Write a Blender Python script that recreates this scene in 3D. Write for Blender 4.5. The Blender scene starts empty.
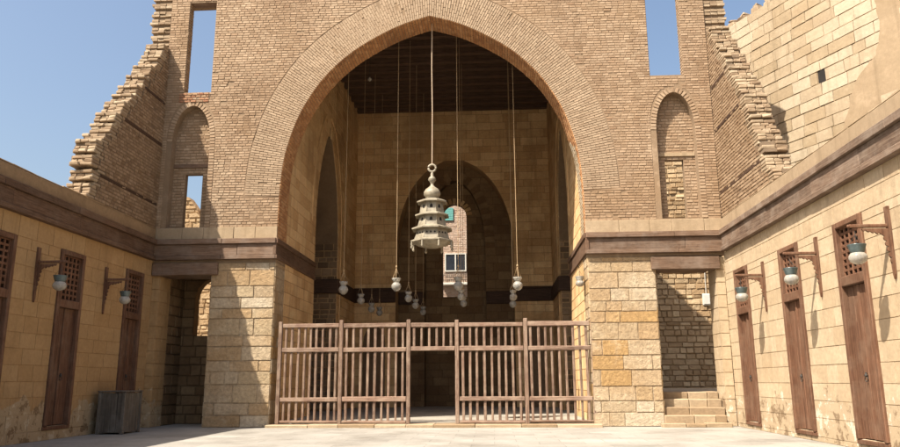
import bpy, math, random
from mathutils import Vector, Matrix
from mathutils import noise as mnoise
from mathutils.geometry import tessellate_polygon
R = math.radians
rng = random.Random(7)
scene = bpy.context.scene
COL = scene.collection

# ------------------------------------------------------------------ objects
def tag(o, label=None, cat=None, group=None, kind=None):
    if label: o['label'] = label
    if cat: o['category'] = cat
    if group: o['group'] = group
    if kind: o['kind'] = kind
    return o

def empty(name, loc=(0, 0, 0), rz=0.0):
    o = bpy.data.objects.new(name, None); COL.objects.link(o)
    o.location = loc; o.rotation_euler.z = rz
    o.empty_display_size = 0.2
    return o

def copy_tree(o, parent=None):
    c = o.copy(); COL.objects.link(c); c.parent = parent
    for ch in list(o.children): copy_tree(ch, c)
    return c

V3 = Vector
class MB:
    """mesh builder; every face carries (tone, tone2, flag)"""
    def __init__(s): s.v = []; s.f = []; s.c = []; s.sm = []
    def face(s, pts, c=(.5, .5, 0), smooth=False):
        i = len(s.v); s.v += [tuple(p) for p in pts]; s.f.append(tuple(range(i, i + len(pts)))); s.c.append(c); s.sm.append(smooth)
    def idx(s, verts, faces, c=(.5, .5, 0), smooth=False):
        i = len(s.v); s.v += [tuple(p) for p in verts]
        for f in faces: s.f.append(tuple(i + k for k in f)); s.c.append(c); s.sm.append(smooth)
    def box(s, a, b, c=None, jit=0.0, bev=0.0):
        if c is None: c = (rng.random(), rng.random(), 0)
        x0, y0, z0 = a; x1, y1, z1 = b
        if x0 > x1: x0, x1 = x1, x0
        if y0 > y1: y0, y1 = y1, y0
        if z0 > z1: z0, z1 = z1, z0
        if bev > 0:
            e = min(bev, (x1-x0)*.45, (y1-y0)*.45, (z1-z0)*.45)
            vs = []; m = {}
            for ix, (X, sx) in enumerate(((x0, 1), (x1, -1))):
                for iy, (Y, sy) in enumerate(((y0, 1), (y1, -1))):
                    for iz, (Z, sz) in enumerate(((z0, 1), (z1, -1))):
                        j = [rng.uniform(-jit, jit) for _ in range(3)] if jit else (0, 0, 0)
                        m[ix, iy, iz, 0] = len(vs); vs.append((X+j[0], Y+sy*e+j[1], Z+sz*e+j[2]))
                        m[ix, iy, iz, 1] = len(vs); vs.append((X+sx*e+j[0], Y+j[1], Z+sz*e+j[2]))
                        m[ix, iy, iz, 2] = len(vs); vs.append((X+sx*e+j[0], Y+sy*e+j[1], Z+j[2]))
            F = []
            g = lambda a, b, c, k: m[a, b, c, k]
            for i in (0, 1):
                q = [g(i, 0, 0, 0), g(i, 1, 0, 0), g(i, 1, 1, 0), g(i, 0, 1, 0)]; F.append(q if i else q[::-1])
                q = [g(0, i, 0, 1), g(1, i, 0, 1), g(1, i, 1, 1), g(0, i, 1, 1)]; F.append(q[::-1] if i else q)
                q = [g(0, 0, i, 2), g(1, 0, i, 2), g(1, 1, i, 2), g(0, 1, i, 2)]; F.append(q if i else q[::-1])
            for i in (0, 1):
                for j in (0, 1):
                    fl = (i == j)
                    q = [g(i, j, 0, 0), g(i, j, 0, 1), g(i, j, 1, 1), g(i, j, 1, 0)]; F.append(q[::-1] if fl else q)
                    q = [g(i, 0, j, 0), g(i, 1, j, 0), g(i, 1, j, 2), g(i, 0, j, 2)]; F.append(q[::-1] if fl else q)
                    q = [g(0, i, j, 1), g(1, i, j, 1), g(1, i, j, 2), g(0, i, j, 2)]; F.append(q if fl else q[::-1])
                    for k in (0, 1):
                        q = [g(i, j, k, 0), g(i, j, k, 1), g(i, j, k, 2)]
                        F.append(q if (i + j + k) % 2 else q[::-1])
            s.idx(vs, F, c); return
        P = [(x, y, z) for z in (z0, z1) for y in (y0, y1) for x in (x0, x1)]
        if jit: P = [tuple(k + rng.uniform(-jit, jit) for k in p) for p in P]
        s.idx(P, [(0, 2, 3, 1), (4, 5, 7, 6), (0, 1, 5, 4), (2, 6, 7, 3), (0, 4, 6, 2), (1, 3, 7, 5)], c)
    def prism(s, loops, fn, d0, d1, c=(.5, .5, 0), csides=None):
        """loops of 2-D points (first is the outline, the rest holes); fn(u, v, d) -> point; closed slab from d0 to d1"""
        pl = [[V3((p[0], p[1], 0)) for p in L] for L in loops]
        flat = [p for L in loops for p in L]
        tris = tessellate_polygon(pl)
        n = len(flat)
        vs = [fn(p[0], p[1], d0) for p in flat] + [fn(p[0], p[1], d1) for p in flat]
        fs = []
        for t in tris:
            a, b, cc = [flat[k] for k in t]
            ar = (b[0]-a[0])*(cc[1]-a[1]) - (b[1]-a[1])*(cc[0]-a[0])
            if abs(ar) < 1e-9: continue
            t = tuple(t) if ar > 0 else tuple(t)[::-1]
            fs.append(t); fs.append(tuple(n + k for k in t[::-1]))
        s.idx(vs, fs, c)
        i = 0; fs = []
        for L in loops:
            m = len(L)
            for k in range(m):
                a, b = i + k, i + (k + 1) % m
                fs.append((a, b, n + b, n + a))
            i += m
        s.idx(vs, fs, csides or c)
    def lathe(s, prof, seg=16, at=(0, 0, 0), c=(.5, .5, 0), smooth=True, phase=0.0, sx=1, sy=1):
        vs = []
        for r, z in prof:
            for k in range(seg):
                a = 2*math.pi*(k + phase)/seg
                vs.append((at[0]+r*math.cos(a)*sx, at[1]+r*math.sin(a)*sy, at[2]+z))
        fs = []
        for i in range(len(prof)-1):
            for k in range(seg):
                k2 = (k+1) % seg
                fs.append((i*seg+k, i*seg+k2, (i+1)*seg+k2, (i+1)*seg+k))
        s.idx(vs, fs, c, smooth)
        for i, (r, z) in ((0, prof[0]), (len(prof)-1, prof[-1])):
            if r > 1e-4:
                f = [vs[i*seg+k] for k in range(seg)]
                s.face(f[::-1] if i == 0 else f, c)
    def tube(s, pts, r, seg=6, c=(.5, .5, 0), closed=False):
        pts = [V3(p) for p in pts]; n = len(pts); vs = []; fs = []
        for i, p in enumerate(pts):
            if closed: d = pts[(i+1) % n] - pts[i-1]
            else: d = pts[min(i+1, n-1)] - pts[max(i-1, 0)]
            d.normalize(); u = d.orthogonal().normalized()
            if i and abs(d.z) < .99: u = d.cross(V3((0, 0, 1))).normalized()
            w = d.cross(u); rr = r[i] if isinstance(r, (list, tuple)) else r
            for k in range(seg):
                a = 2*math.pi*k/seg; vs.append(p + (u*math.cos(a) + w*math.sin(a))*rr)
        m = n if closed else n-1
        for i in range(m):
            j = (i+1) % n
            for k in range(seg): fs.append((i*seg+k, i*seg+(k+1) % seg, j*seg+(k+1) % seg, j*seg+k))
        s.idx(vs, fs, c, True)
        if not closed:
            s.face([vs[k] for k in range(seg)][::-1], c); s.face([vs[(n-1)*seg+k] for k in range(seg)], c)
    def block(s, q, N, depth, bev, c=None, embed=.03, jit=.004):
        """masonry block: q = four corners of its footprint on the wall plane (counter-clockwise seen from N)"""
        if c is None: c = (rng.random(), rng.random(), 0)
        q = [V3(p) for p in q]; N = V3(N); cen = (q[0]+q[1]+q[2]+q[3])/4
        fr = []
        L = (q[1]-q[0]).length; Hh = (q[3]-q[0]).length
        eu, ev = min(bev, L*.3), min(bev, Hh*.3)
        u = (q[1]-q[0]).normalized() if L > 1e-6 else V3((0, 0, 0)); v = (q[3]-q[0]).normalized() if Hh > 1e-6 else V3((0, 0, 0))
        tl = rng.uniform(-jit, jit); tv = rng.uniform(-jit, jit)
        for p, (a, b) in zip(q, ((1, 1), (-1, 1), (-1, -1), (1, -1))):
            fr.append(p + u*a*eu + v*b*ev + N*(depth + tl*a + tv*b) + u*rng.uniform(-jit, jit) + v*rng.uniform(-jit, jit))
        bk = [p - N*embed for p in q]
        s.idx(bk + fr, [(4, 5, 6, 7), (0, 1, 5, 4), (1, 2, 6, 5), (2, 3, 7, 6), (3, 0, 4, 7)], c)
    def build(s, name, mat, parent=None):
        me = bpy.data.meshes.new(name); me.from_pydata(s.v, [], s.f)
        for k in (mat if isinstance(mat, list) else [mat]): me.materials.append(k)
        if isinstance(mat, list): me.polygons.foreach_set('material_index', [1 if c[2] >= 2 else 0 for c in s.c])
        at = me.attributes.new('blk', 'FLOAT_COLOR', 'FACE')
        buf = []
        for c in s.c: buf += [c[0], c[1], c[2], 1.0]
        at.data.foreach_set('color', buf)
        me.polygons.foreach_set('use_smooth', s.sm)
        me.update()
        o = bpy.data.objects.new(name, me); COL.objects.link(o)
        if parent is not None: o.parent = parent
        return o

def subtract(iv, holes):
    out = list(iv)
    for a, b in holes:
        nx = []
        for p, q in out:
            if b <= p or a >= q: nx.append((p, q)); continue
            if a > p: nx.append((p, a))
            if b < q: nx.append((b, q))
        out = nx
    return [(p, q) for p, q in out if q - p > .03]

def fill(mb, P, N, u0, u1, v0, v1, ch, bl, gap=.014, depth=.02, dj=.008, bev=.008, blocked=None, miss=0.0, tone=None, jit=.004, embed=.03, brk=(), wear=None):
    """courses of blocks over a wall face. P(u, v) -> point on the face; blocked(v) -> list of u intervals without wall"""
    v = v0; row = 0
    while v < v1 - .02:
        h = ch if not isinstance(ch, tuple) else rng.uniform(*ch)
        if v1 - (v + h) < h*.4: h = v1 - v
        for k in brk:
            if v + .02 < k < v + h*1.4: h = k - v; break
        a, b = v + gap/2, v + h - gap/2
        f = blocked or (lambda z: [])
        A = subtract([(u0, u1)], f(a)); B = subtract([(u0, u1)], f(b))
        if len(A) != len(B): A = B = subtract([(u0, u1)], f((a+b)/2))
        for (p0, p1), (q0, q1) in zip(A, B):
            lo, hi = max(p0, q0), min(p1, q1)
            if hi - lo < .03: continue
            cuts = []; x = lo - rng.random()*bl[1]*.6 if row % 2 else lo
            while True:
                x += rng.uniform(*bl)
                if x > hi - bl[0]*.35: break
                if x > lo + bl[0]*.35: cuts.append(x)
            L = [(p0, q0)] + [(x, x) for x in cuts]; Rr = [(x, x) for x in cuts] + [(p1, q1)]
            for (l0, l1), (r0, r1) in zip(L, Rr):
                wd, wm = wear(.5*(l0+r0), .5*(a+b)) if wear else (0, 0)
                if (miss or wm) and rng.random() < miss + wm: continue
                g = gap/2
                c = tone(.5*(l0+r0), .5*(a+b)) if tone else (rng.random(), rng.random(), 0)
                mb.block([P(l0+g, a), P(r0-g, a), P(r1-g, b), P(l1+g, b)], N, max(depth + wd + rng.uniform(-dj, dj), .004 + 2.2*jit), bev, c, embed, jit)
        v += h; row += 1

# ------------------------------------------------------------------ materials
def nt(name):
    m = bpy.data.materials.new(name); m.use_nodes = True
    t = m.node_tree; t.nodes.clear()
    out = t.nodes.new('ShaderNodeOutputMaterial'); b = t.nodes.new('ShaderNodeBsdfPrincipled')
    t.links.new(b.outputs[0], out.inputs[0]); b.inputs['Roughness'].default_value = .9
    b.inputs['Specular IOR Level'].default_value = .25
    return m, t, b
def N_(t, kind, **kw):
    n = t.nodes.new(kind)
    for k, v in kw.items():
        if k in n.inputs: n.inputs[k].default_value = v
        else: setattr(n, k, v)
    return n
def coords(t, scale=(1, 1, 1), kind='Object'):
    c = N_(t, 'ShaderNodeTexCoord'); m = N_(t, 'ShaderNodeMapping'); m.inputs['Scale'].default_value = scale
    t.links.new(c.outputs[kind], m.inputs[0]); return m.outputs[0]
def noise(t, vec, scale, detail=4, rough=.55):
    n = N_(t, 'ShaderNodeTexNoise'); n.inputs['Scale'].default_value = scale
    n.inputs['Detail'].default_value = detail; n.inputs['Roughness'].default_value = rough
    t.links.new(vec, n.inputs['Vector']); return n.outputs['Fac']
def ramp(t, fac, stops, interp='LINEAR'):
    r = N_(t, 'ShaderNodeValToRGB'); r.color_ramp.interpolation = interp
    e = r.color_ramp.elements
    while len(e) < len(stops): e.new(.5)
    for k, (p, c) in zip(e, stops):
        k.position = p; k.color = (*c, 1) if len(c) == 3 else c
    t.links.new(fac, r.inputs[0]); return r.outputs[0]
def mix(t, fac, a, b, mode='MIX'):
    m = N_(t, 'ShaderNodeMix', data_type='RGBA', blend_type=mode)
    for i, x in ((0, fac), (6, a), (7, b)):
        if isinstance(x, (int, float)): m.inputs[i].default_value = x
        elif isinstance(x, tuple): m.inputs[i].default_value = (*x, 1)
        else: t.links.new(x, m.inputs[i])
    return m.outputs[2]
def mrange(t, x, a, b, c=0, d=1):
    m = N_(t, 'ShaderNodeMapRange'); t.links.new(x, m.inputs[0])
    for i, v in zip((1, 2, 3, 4), (a, b, c, d)): m.inputs[i].default_value = v
    return m.outputs[0]
def mathn(t, op, a, b):
    m = N_(t, 'ShaderNodeMath', operation=op)
    for i, x in enumerate((a, b)):
        if isinstance(x, (int, float)): m.inputs[i].default_value = x
        else: t.links.new(x, m.inputs[i])
    return m.outputs[0]
def bump(t, b, h, strength, dist):
    n = N_(t, 'ShaderNodeBump'); n.inputs['Strength'].default_value = strength; n.inputs['Distance'].default_value = dist
    t.links.new(h, n.inputs['Height']); t.links.new(n.outputs[0], b.inputs['Normal'])

def masonry(name, tones, mortar, stain=(.3, .2, .1), stain_amt=.35, stain_scale=.35, speck=.25, pits=.3, odd=None, odd_at=.9, scale=1.0, bscale=14, base=None, k=1.0, bdist=.03, salt=0.0, streak=0.0):
    L_ = lambda c: tuple(x*k for x in c)
    tones = [L_(c) for c in tones]; mortar = L_(mortar); stain = L_(stain)
    if odd: odd = L_(odd)
    if base: base = (base[0],) + tuple(L_(c) for c in base[1:])
    m, t, b = nt(name)
    v = coords(t)
    at = N_(t, 'ShaderNodeAttribute', attribute_name='blk')
    sep = N_(t, 'ShaderNodeSeparateColor'); t.links.new(at.outputs['Color'], sep.inputs[0])
    n = len(tones)
    c = ramp(t, sep.outputs[0], [(i/(n-1) if n > 1 else 0, k) for i, k in enumerate(tones)])
    if odd:
        c = mix(t, mrange(t, sep.outputs[1], odd_at, odd_at+.04), c, odd)
    c = mix(t, sep.outputs[2], c, mortar)
    fine = noise(t, v, 9*scale, 6, .65)
    c = mix(t, speck, c, ramp(t, fine, [(.25, (.25, .25, .25)), (.5, (.5, .5, .5)), (.75, (.78, .78, .78))]), 'OVERLAY')
    big = noise(t, v, stain_scale, 5, .6)
    c = mix(t, mathn(t, 'MULTIPLY', mrange(t, big, .48, .68), stain_amt), c, stain)
    if salt:
        sn = noise(t, coords(t, (1, 1, 1.25)), 1.05, 8, .72)
        c = mix(t, mathn(t, 'MULTIPLY', mrange(t, sn, .55, .68), salt), c, tuple(min(.62, x*1.45+.03) for x in tones[-1]))
    if streak:
        st_ = noise(t, coords(t, (2.6, 2.6, .16)), 1.0, 6, .65)
        c = mix(t, mathn(t, 'MULTIPLY', mrange(t, st_, .52, .68), streak), c, tuple(x*.55 for x in stain))
    mid = noise(t, v, 2.3*scale, 6, .7)
    c = mix(t, .3, c, ramp(t, mid, [(.3, (.36, .35, .33)), (.7, (.64, .65, .66))]), 'OVERLAY')
    if base:   # damp and repaired zone at the foot of the wall: (height, pale colour, dark colour)
        sx = N_(t, 'ShaderNodeSeparateXYZ'); t.links.new(v, sx.inputs[0])
        wob = mathn(t, 'ADD', sx.outputs[2], mrange(t, noise(t, v, 1.1, 5, .6), .3, .7, -.55, .55))
        k = mrange(t, wob, base[0]+.06, base[0]-.02)
        c = mix(t, mathn(t, 'MULTIPLY', k, .85), c, ramp(t, noise(t, v, 2.6, 6, .7), [(.40, base[2]), (.46, base[1]), (.56, base[1]), (.60, base[3])]))
    t.links.new(c, b.inputs['Base Color'])
    g = noise(t, v, bscale, 8, .7)
    bump(t, b, g, pits, bdist)
    b.inputs['Roughness'].default_value = .95
    return m

def wood(name, dark, mid, light, axis=0, scale=1.0, rough=.75, bumps=.35, grey=None):
    m, t, b = nt(name)
    sc = [9*scale]*3; sc[axis] = .55*scale
    v = coords(t, tuple(sc)); w = coords(t)
    at = N_(t, 'ShaderNodeAttribute', attribute_name='blk')
    sep = N_(t, 'ShaderNodeSeparateColor'); t.links.new(at.outputs['Color'], sep.inputs[0])
    g = noise(t, v, 3, 8, .65)
    c = ramp(t, g, [(.28, dark), (.5, mid), (.72, light)])
    c = mix(t, .5, c, ramp(t, sep.outputs[0], [(0, (.34, .34, .34)), (1, (.66, .66, .66))]), 'OVERLAY')
    if grey: c = mix(t, mathn(t, 'MULTIPLY', mrange(t, noise(t, w, 1.6, 5, .7), .45, .68), .7), c, grey)
    c = mix(t, .4, c, ramp(t, noise(t, w, 5, 6, .7), [(.3, (.33, .33, .33)), (.7, (.66, .66, .66))]), 'OVERLAY')
    t.links.new(c, b.inputs['Base Color']); b.inputs['Roughness'].default_value = rough
    bump(t, b, g, bumps, .02)
    return m

def plain(name, c1, c2, scale=4, rough=.6, metal=0.0, bumps=.1, spec=.4):
    m, t, b = nt(name); v = coords(t)
    n = noise(t, v, scale, 6, .65)
    t.links.new(ramp(t, n, [(.3, c1), (.7, c2)]), b.inputs['Base Color'])
    b.inputs['Roughness'].default_value = rough; b.inputs['Metallic'].default_value = metal
    b.inputs['Specular IOR Level'].default_value = spec
    bump(t, b, n, bumps, .02)
    return m

M = {}
M['brick'] = masonry('facade brick', [(.37, .245, .15), (.435, .30, .19), (.475, .335, .217), (.52, .38, .252)], (.33, .23, .145), stain=(.36, .22, .11), stain_amt=.4, odd=(.36, .22, .13), odd_at=.975, k=0.68, salt=0.30, streak=0.18)
M['ring'] = masonry('arch ring brick', [(.44, .31, .20), (.485, .35, .23), (.515, .378, .25)], (.34, .24, .155), stain=(.38, .25, .14), stain_amt=.25, k=0.65, salt=0.25, streak=0.12)
M['soffit'] = masonry('orange soffit brick', [(.34, .16, .07), (.45, .23, .10), (.50, .28, .135)], (.34, .20, .11), stain=(.20, .10, .05), stain_amt=.5, stain_scale=.8, k=0.95)
M['redbrick'] = masonry('red niche brick', [(.36, .16, .09), (.46, .25, .14), (.5, .33, .2)], (.4, .3, .2), stain_amt=.3, k=0.72)
M['stub'] = masonry('stub brick', [(.26, .165, .095), (.36, .245, .15), (.43, .30, .19)], (.23, .155, .095), stain=(.28, .17, .085), stain_amt=.45, k=0.70, salt=0.20, streak=0.15)
M['rag'] = masonry('broken brick ends', [(.29, .20, .125), (.38, .28, .18), (.46, .36, .245)], (.22, .155, .10), stain=(.3, .2, .12), stain_amt=.4, stain_scale=1.2, k=0.78)
M['pier'] = masonry('pier limestone', [(.41, .275, .145), (.43, .31, .185), (.47, .365, .24), (.44, .33, .20), (.52, .43, .31)], (.41, .31, .20), stain=(.36, .22, .10), stain_amt=.5, stain_scale=.7, odd=(.42, .265, .115), odd_at=.86, speck=.65, pits=1.0, bscale=6, bdist=.06, k=0.80, salt=0.35, streak=0.20)
M['ashlar'] = masonry('courtyard ashlar', [(.42, .313, .195), (.455, .348, .225), (.485, .378, .25)], (.36, .265, .16), stain=(.40, .28, .16), stain_amt=.4, stain_scale=.5, speck=.3, pits=.3, base=(.95, (.42, .32, .205), (.19, .125, .07), (.62, .54, .43)), k=0.87, salt=0.30, streak=0.30)
M['hall'] = masonry('hall ashlar', [(.42, .26, .12), (.50, .33, .165), (.56, .385, .20)], (.30, .195, .10), stain=(.20, .115, .05), stain_amt=.6, stain_scale=.28, speck=.35, pits=.35, k=1.2, salt=0.15, streak=0.28)
M['recess'] = masonry('dark shaded ashlar', [(.15, .088, .042), (.19, .12, .06), (.235, .155, .08)], (.11, .07, .035), stain=(.09, .05, .025), stain_amt=.6, stain_scale=.4, speck=.35, pits=.35, k=0.95)  # darker stone of the end recess; also holds the left passage's shade
M['ashlarL'] = masonry('shaded ashlar', [(.39, .237, .105), (.41, .255, .117), (.425, .27, .127)], (.36, .218, .10), stain=(.33, .20, .085), stain_amt=.4, stain_scale=.5, speck=.25, pits=.25, base=(.95, (.43, .32, .19), (.20, .13, .07), (.56, .46, .32)), k=0.85, salt=0.20, streak=0.35)  # left wall's copy of the ashlar, its shade put into the tones
M['rubble'] = masonry('rubble', [(.34, .225, .12), (.45, .315, .18), (.55, .41, .25)], (.38, .265, .15), stain=(.3, .21, .12), stain_amt=.4, pits=.9, bscale=5, k=0.85, bdist=.08)
M['darkrubble'] = masonry('dark rubble', [(.12, .078, .045), (.19, .125, .072), (.27, .185, .11)], (.13, .088, .052), stain=(.06, .04, .025), stain_amt=.5, pits=.7, bscale=8)  # one dark tone for the recess stones and doorway sheets
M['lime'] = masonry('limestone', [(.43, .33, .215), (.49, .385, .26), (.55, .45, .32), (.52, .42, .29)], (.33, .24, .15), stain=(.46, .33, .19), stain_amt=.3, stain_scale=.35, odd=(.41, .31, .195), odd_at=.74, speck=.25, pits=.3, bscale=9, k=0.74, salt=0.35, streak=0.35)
M['plaster'] = masonry('tan plaster', [(.43, .315, .195), (.45, .33, .21)], (.43, .315, .195), stain=(.36, .25, .145), stain_amt=.5, stain_scale=.6, speck=.2, pits=.15, k=0.66, salt=0.30, streak=0.35)
M['plasterL'] = masonry('shaded plaster', [(.25, .165, .09), (.28, .19, .105)], (.25, .165, .09), stain=(.17, .105, .055), stain_amt=.6, stain_scale=.8, speck=.3, pits=.2)  # copy of the parapet plaster, darkened for the shaded left wall
M['band'] = masonry('plaster band', [(.42, .31, .195), (.46, .345, .22)], (.38, .28, .18), stain=(.36, .25, .14), stain_amt=.4, stain_scale=.7, k=0.72, salt=0.30, streak=0.40)
M['step'] = masonry('step stone', [(.26, .18, .105), (.35, .26, .165), (.42, .33, .22)], (.22, .15, .09), pits=.5, stain_amt=.3, stain_scale=1.2, k=0.85)
M['house'] = masonry('pale pink brick house', [(.40, .27, .20), (.48, .35, .27), (.55, .43, .34)], (.45, .37, .3), stain_amt=.2, k=0.85)
M['beamX'] = wood('weathered beam', (.065, .036, .021), (.13, .078, .048), (.205, .135, .092), 0, grey=(.19, .14, .105))
M['beamYR'] = wood('sunlit beam along wall', (.075, .044, .029), (.145, .095, .065), (.215, .155, .11), 1, grey=(.225, .175, .135))  # lighter copy of the wall beam, right wall's sunlight put into the colour
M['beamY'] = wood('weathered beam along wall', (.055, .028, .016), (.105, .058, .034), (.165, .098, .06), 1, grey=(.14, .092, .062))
M['beamd'] = wood('dark hall beam', (.03, .017, .011), (.055, .03, .018), (.09, .05, .03), 0)
M['ceil'] = wood('dark ceiling timber', (.05, .029, .019), (.095, .056, .036), (.145, .088, .057), 0)
M['door'] = wood('door timber', (.06, .026, .014), (.115, .054, .029), (.175, .092, .054), 2, grey=(.16, .098, .062))
M['lattice'] = wood('lattice timber', (.065, .028, .015), (.125, .058, .031), (.19, .098, .056), 2)
M['screen'] = wood('sun-bleached screen timber', (.07, .04, .028), (.155, .095, .064), (.29, .21, .155), 2, scale=1.3, grey=(.29, .215, .155))
M['screenx'] = wood('sun-bleached rail timber', (.10, .056, .038), (.185, .112, .077), (.30, .215, .155), 0, scale=1.3, grey=(.31, .23, .165))
M['oldbox'] = wood('greyed box timber', (.045, .036, .028), (.095, .078, .06), (.16, .138, .11), 2, scale=.8, grey=(.17, .15, .125))
M['bone'] = plain('aged painted tin', (.15, .125, .085), (.34, .295, .215), 5, .55)
M['rope'] = plain('pale rope', (.32, .23, .15), (.46, .36, .26), 30, .9)
M['cord'] = plain('brass cord', (.30, .20, .10), (.42, .30, .17), 20, .6)
M['milk'] = plain('milky glass', (.34, .32, .28), (.62, .59, .52), 8, .12, 0, .03, .5)
_b = M['milk'].node_tree.nodes['Principled BSDF']; _b.inputs['Transmission Weight'].default_value = .5; _b.inputs['IOR'].default_value = 1.25
M['teal'] = plain('dark glass collar', (.045, .065, .065), (.11, .14, .138), 9, .3, .2, .05, .5)
M['iron'] = plain('dark iron', (.03, .028, .025), (.07, .06, .05), 12, .6, .4)
M['dark'] = plain('painted dark of openings', (.012, .010, .009), (.02, .016, .013), 3, .95)  # near-black sheets: the unlit depth of openings put into the colour
M['white'] = plain('white painted box', (.46, .44, .39), (.56, .54, .48), 6, .5)
M['pane'] = plain('dim window glass', (.012, .015, .02), (.03, .035, .045), 2, .3, 0, 0, .3)
M['shutter'] = plain('teal shutter paint', (.07, .24, .22), (.12, .33, .30), 8, .6)

def ground_mat(name, c0, c1, c2, slab, joint):
    m, t, b = nt(name); v = coords(t)
    wv = N_(t, 'ShaderNodeVectorMath', operation='MULTIPLY_ADD')
    nz = N_(t, 'ShaderNodeTexNoise'); nz.inputs['Scale'].default_value = 1.3; t.links.new(v, nz.inputs['Vector'])
    t.links.new(nz.outputs['Color'], wv.inputs[0]); wv.inputs[1].default_value = (.06, .06, .0); t.links.new(v, wv.inputs[2])
    br = N_(t, 'ShaderNodeTexBrick'); t.links.new(wv.outputs[0], br.inputs['Vector'])
    br.inputs['Scale'].default_value = 1; br.inputs['Brick Width'].default_value = slab[0]; br.inputs['Row Height'].default_value = slab[1]
    br.inputs['Mortar Size'].default_value = .014; br.inputs['Mortar Smooth'].default_value = .5; br.inputs['Bias'].default_value = 0
    br.inputs['Color1'].default_value = (.42, .42, .42, 1); br.inputs['Color2'].default_value = (.57, .57, .57, 1); br.inputs['Mortar'].default_value = (joint, joint, joint, 1)
    n = noise(t, v, .45, 8, .65)
    c = ramp(t, n, [(.32, c0), (.5, c1), (.68, c2)])
    dust = mrange(t, noise(t, v, .8, 6, .6), .42, .62, .85, .15)
    c = mix(t, dust, c, br.outputs['Color'], 'OVERLAY')
    f = noise(t, v, 14, 6, .7)
    c = mix(t, .4, c, ramp(t, f, [(.3, (.36, .36, .36)), (.7, (.62, .62, .62))]), 'OVERLAY')
    sp = noise(t, v, 2.2, 7, .75)
    c = mix(t, mrange(t, sp, .60, .70, 0, .45), c, tuple(x*.62 for x in c0))
    t.links.new(c, b.inputs['Base Color']); b.inputs['Roughness'].default_value = .85
    h = mix(t, .5, f, br.outputs['Color'])
    bump(t, b, h, .3, .02)
    return m
M['ground'] = ground_mat('pale paving', (.17, .153, .128), (.265, .245, .212), (.315, .294, .26), (1.1, .75), .30)
M['floor'] = ground_mat('hall paving', (.24, .21, .17), (.29, .26, .215), (.33, .30, .25), (.9, .6), .36)

# ------------------------------------------------------------------ curves
def smooth(pts, n=8):
    out = []
    for i in range(len(pts)-1):
        p0 = pts[max(i-1, 0)]; p1 = pts[i]; p2 = pts[i+1]; p3 = pts[min(i+2, len(pts)-1)]
        for k in range(n):
            t = k/n
            out.append(tuple(.5*((2*p1[j]) + (-p0[j]+p2[j])*t + (2*p0[j]-5*p1[j]+4*p2[j]-p3[j])*t*t + (-p0[j]+3*p1[j]-3*p2[j]+p3[j])*t**3) for j in (0, 1)))
    out.append(pts[-1]); return out
HALF = smooth([(5.44, 6.0), (5.44, 7.0), (5.41, 8.4), (5.27, 9.65), (4.88, 10.95), (4.36, 11.95), (3.78, 12.73), (3.0, 13.47), (2.06, 14.09), (1.05, 14.59), (0.0, 14.92)], 8)
ARCH = [p for p in HALF] + [(-x, z) for x, z in HALF[-2::-1]]       # right foot -> apex -> left foot
def arclen(P):
    s = [0]
    for a, b in zip(P, P[1:]): s.append(s[-1] + math.dist(a, b))
    return s
HS = arclen(HALF)
def half_at(s):
    s = max(0, min(HS[-1], s))
    for i in range(len(HS)-1):
        if s <= HS[i+1]:
            t = (s-HS[i])/(HS[i+1]-HS[i]); a, b = HALF[i], HALF[i+1]
            return (a[0]+(b[0]-a[0])*t, a[1]+(b[1]-a[1])*t)
def half_n(s):
    a, b = half_at(s-.25), half_at(s+.25)
    d = V3((b[0]-a[0], b[1]-a[1])).normalized(); n = V3((d.y, -d.x))
    k = max(0, min(1, (s-(HS[-1]-2.2))/2.2))
    n = n*(1-k*k) + V3((0, 1))*k*k
    return n.normalized()
RING = 1.27; RING_Z = 8.05
s0 = next(s for s, p in zip(HS, HALF) if p[1] >= RING_Z)
OUT = []
for i in range(121):
    s = s0 + (HS[-1]-s0)*i/120; p = half_at(s); n = half_n(s); OUT.append((max(0, p[0]+n.x*(RING+.035)), p[1]+n.y*(RING+.035)))
def hw(poly, z):
    for a, b in zip(poly, poly[1:]):
        if a[1] <= z <= b[1] and b[1] > a[1]: return a[0] + (b[0]-a[0])*(z-a[1])/(b[1]-a[1])
    return None
def pointed(xc, w, z0, spring, apex, n=10, lancet=False):
    """pointed arch outline, counter-clockwise from bottom left"""
    h = w/2; pts = [(xc-h, z0), (xc+h, z0)]
    side = []; Hh = apex-spring; r = (Hh*Hh+h*h)/(2*h)
    for i in range(n+1):
        t = i/n; a = t*math.pi/2
        if not lancet: side.append((h*math.cos(a)**.9 if i < n else 0, spring + Hh*(math.sin(a)*.8 + .2*t))); continue
        a = math.acos(max(-1, min(1, (r-h)/r)))*t
        side.append((max(0, r*math.cos(a)-(r-h)), spring + r*math.sin(a)))
    pts += [(xc+x, z) for x, z in side] + [(xc-x, z) for x, z in side[-2::-1]]
    return pts
def poly_blocked(poly, z):
    xs = []
    for a, b in zip(poly, poly[1:]+poly[:1]):
        if (a[1] <= z) != (b[1] <= z): xs.append(a[0] + (b[0]-a[0])*(z-a[1])/(b[1]-a[1]))
    xs.sort(); return [(xs[i], xs[i+1]) for i in range(0, len(xs)-1, 2)]
def grow(poly, g, zc):
    xc = sum(p[0] for p in poly)/len(poly)
    return [(p[0] + g*(1 if p[0] > xc+.02 else -1 if p[0] < xc-.02 else 0), p[1] + (g if p[1] > zc else 0)) for p in poly]

FX = lambda y: (lambda u, v: V3((u, y, v)))          # faces in the X-Z plane
fnF = lambda u, v, d: (u, d, v)                       # slab along Y
fnS = lambda u, v, d: (d, u, v)                       # slab along X (u is Y)

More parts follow.
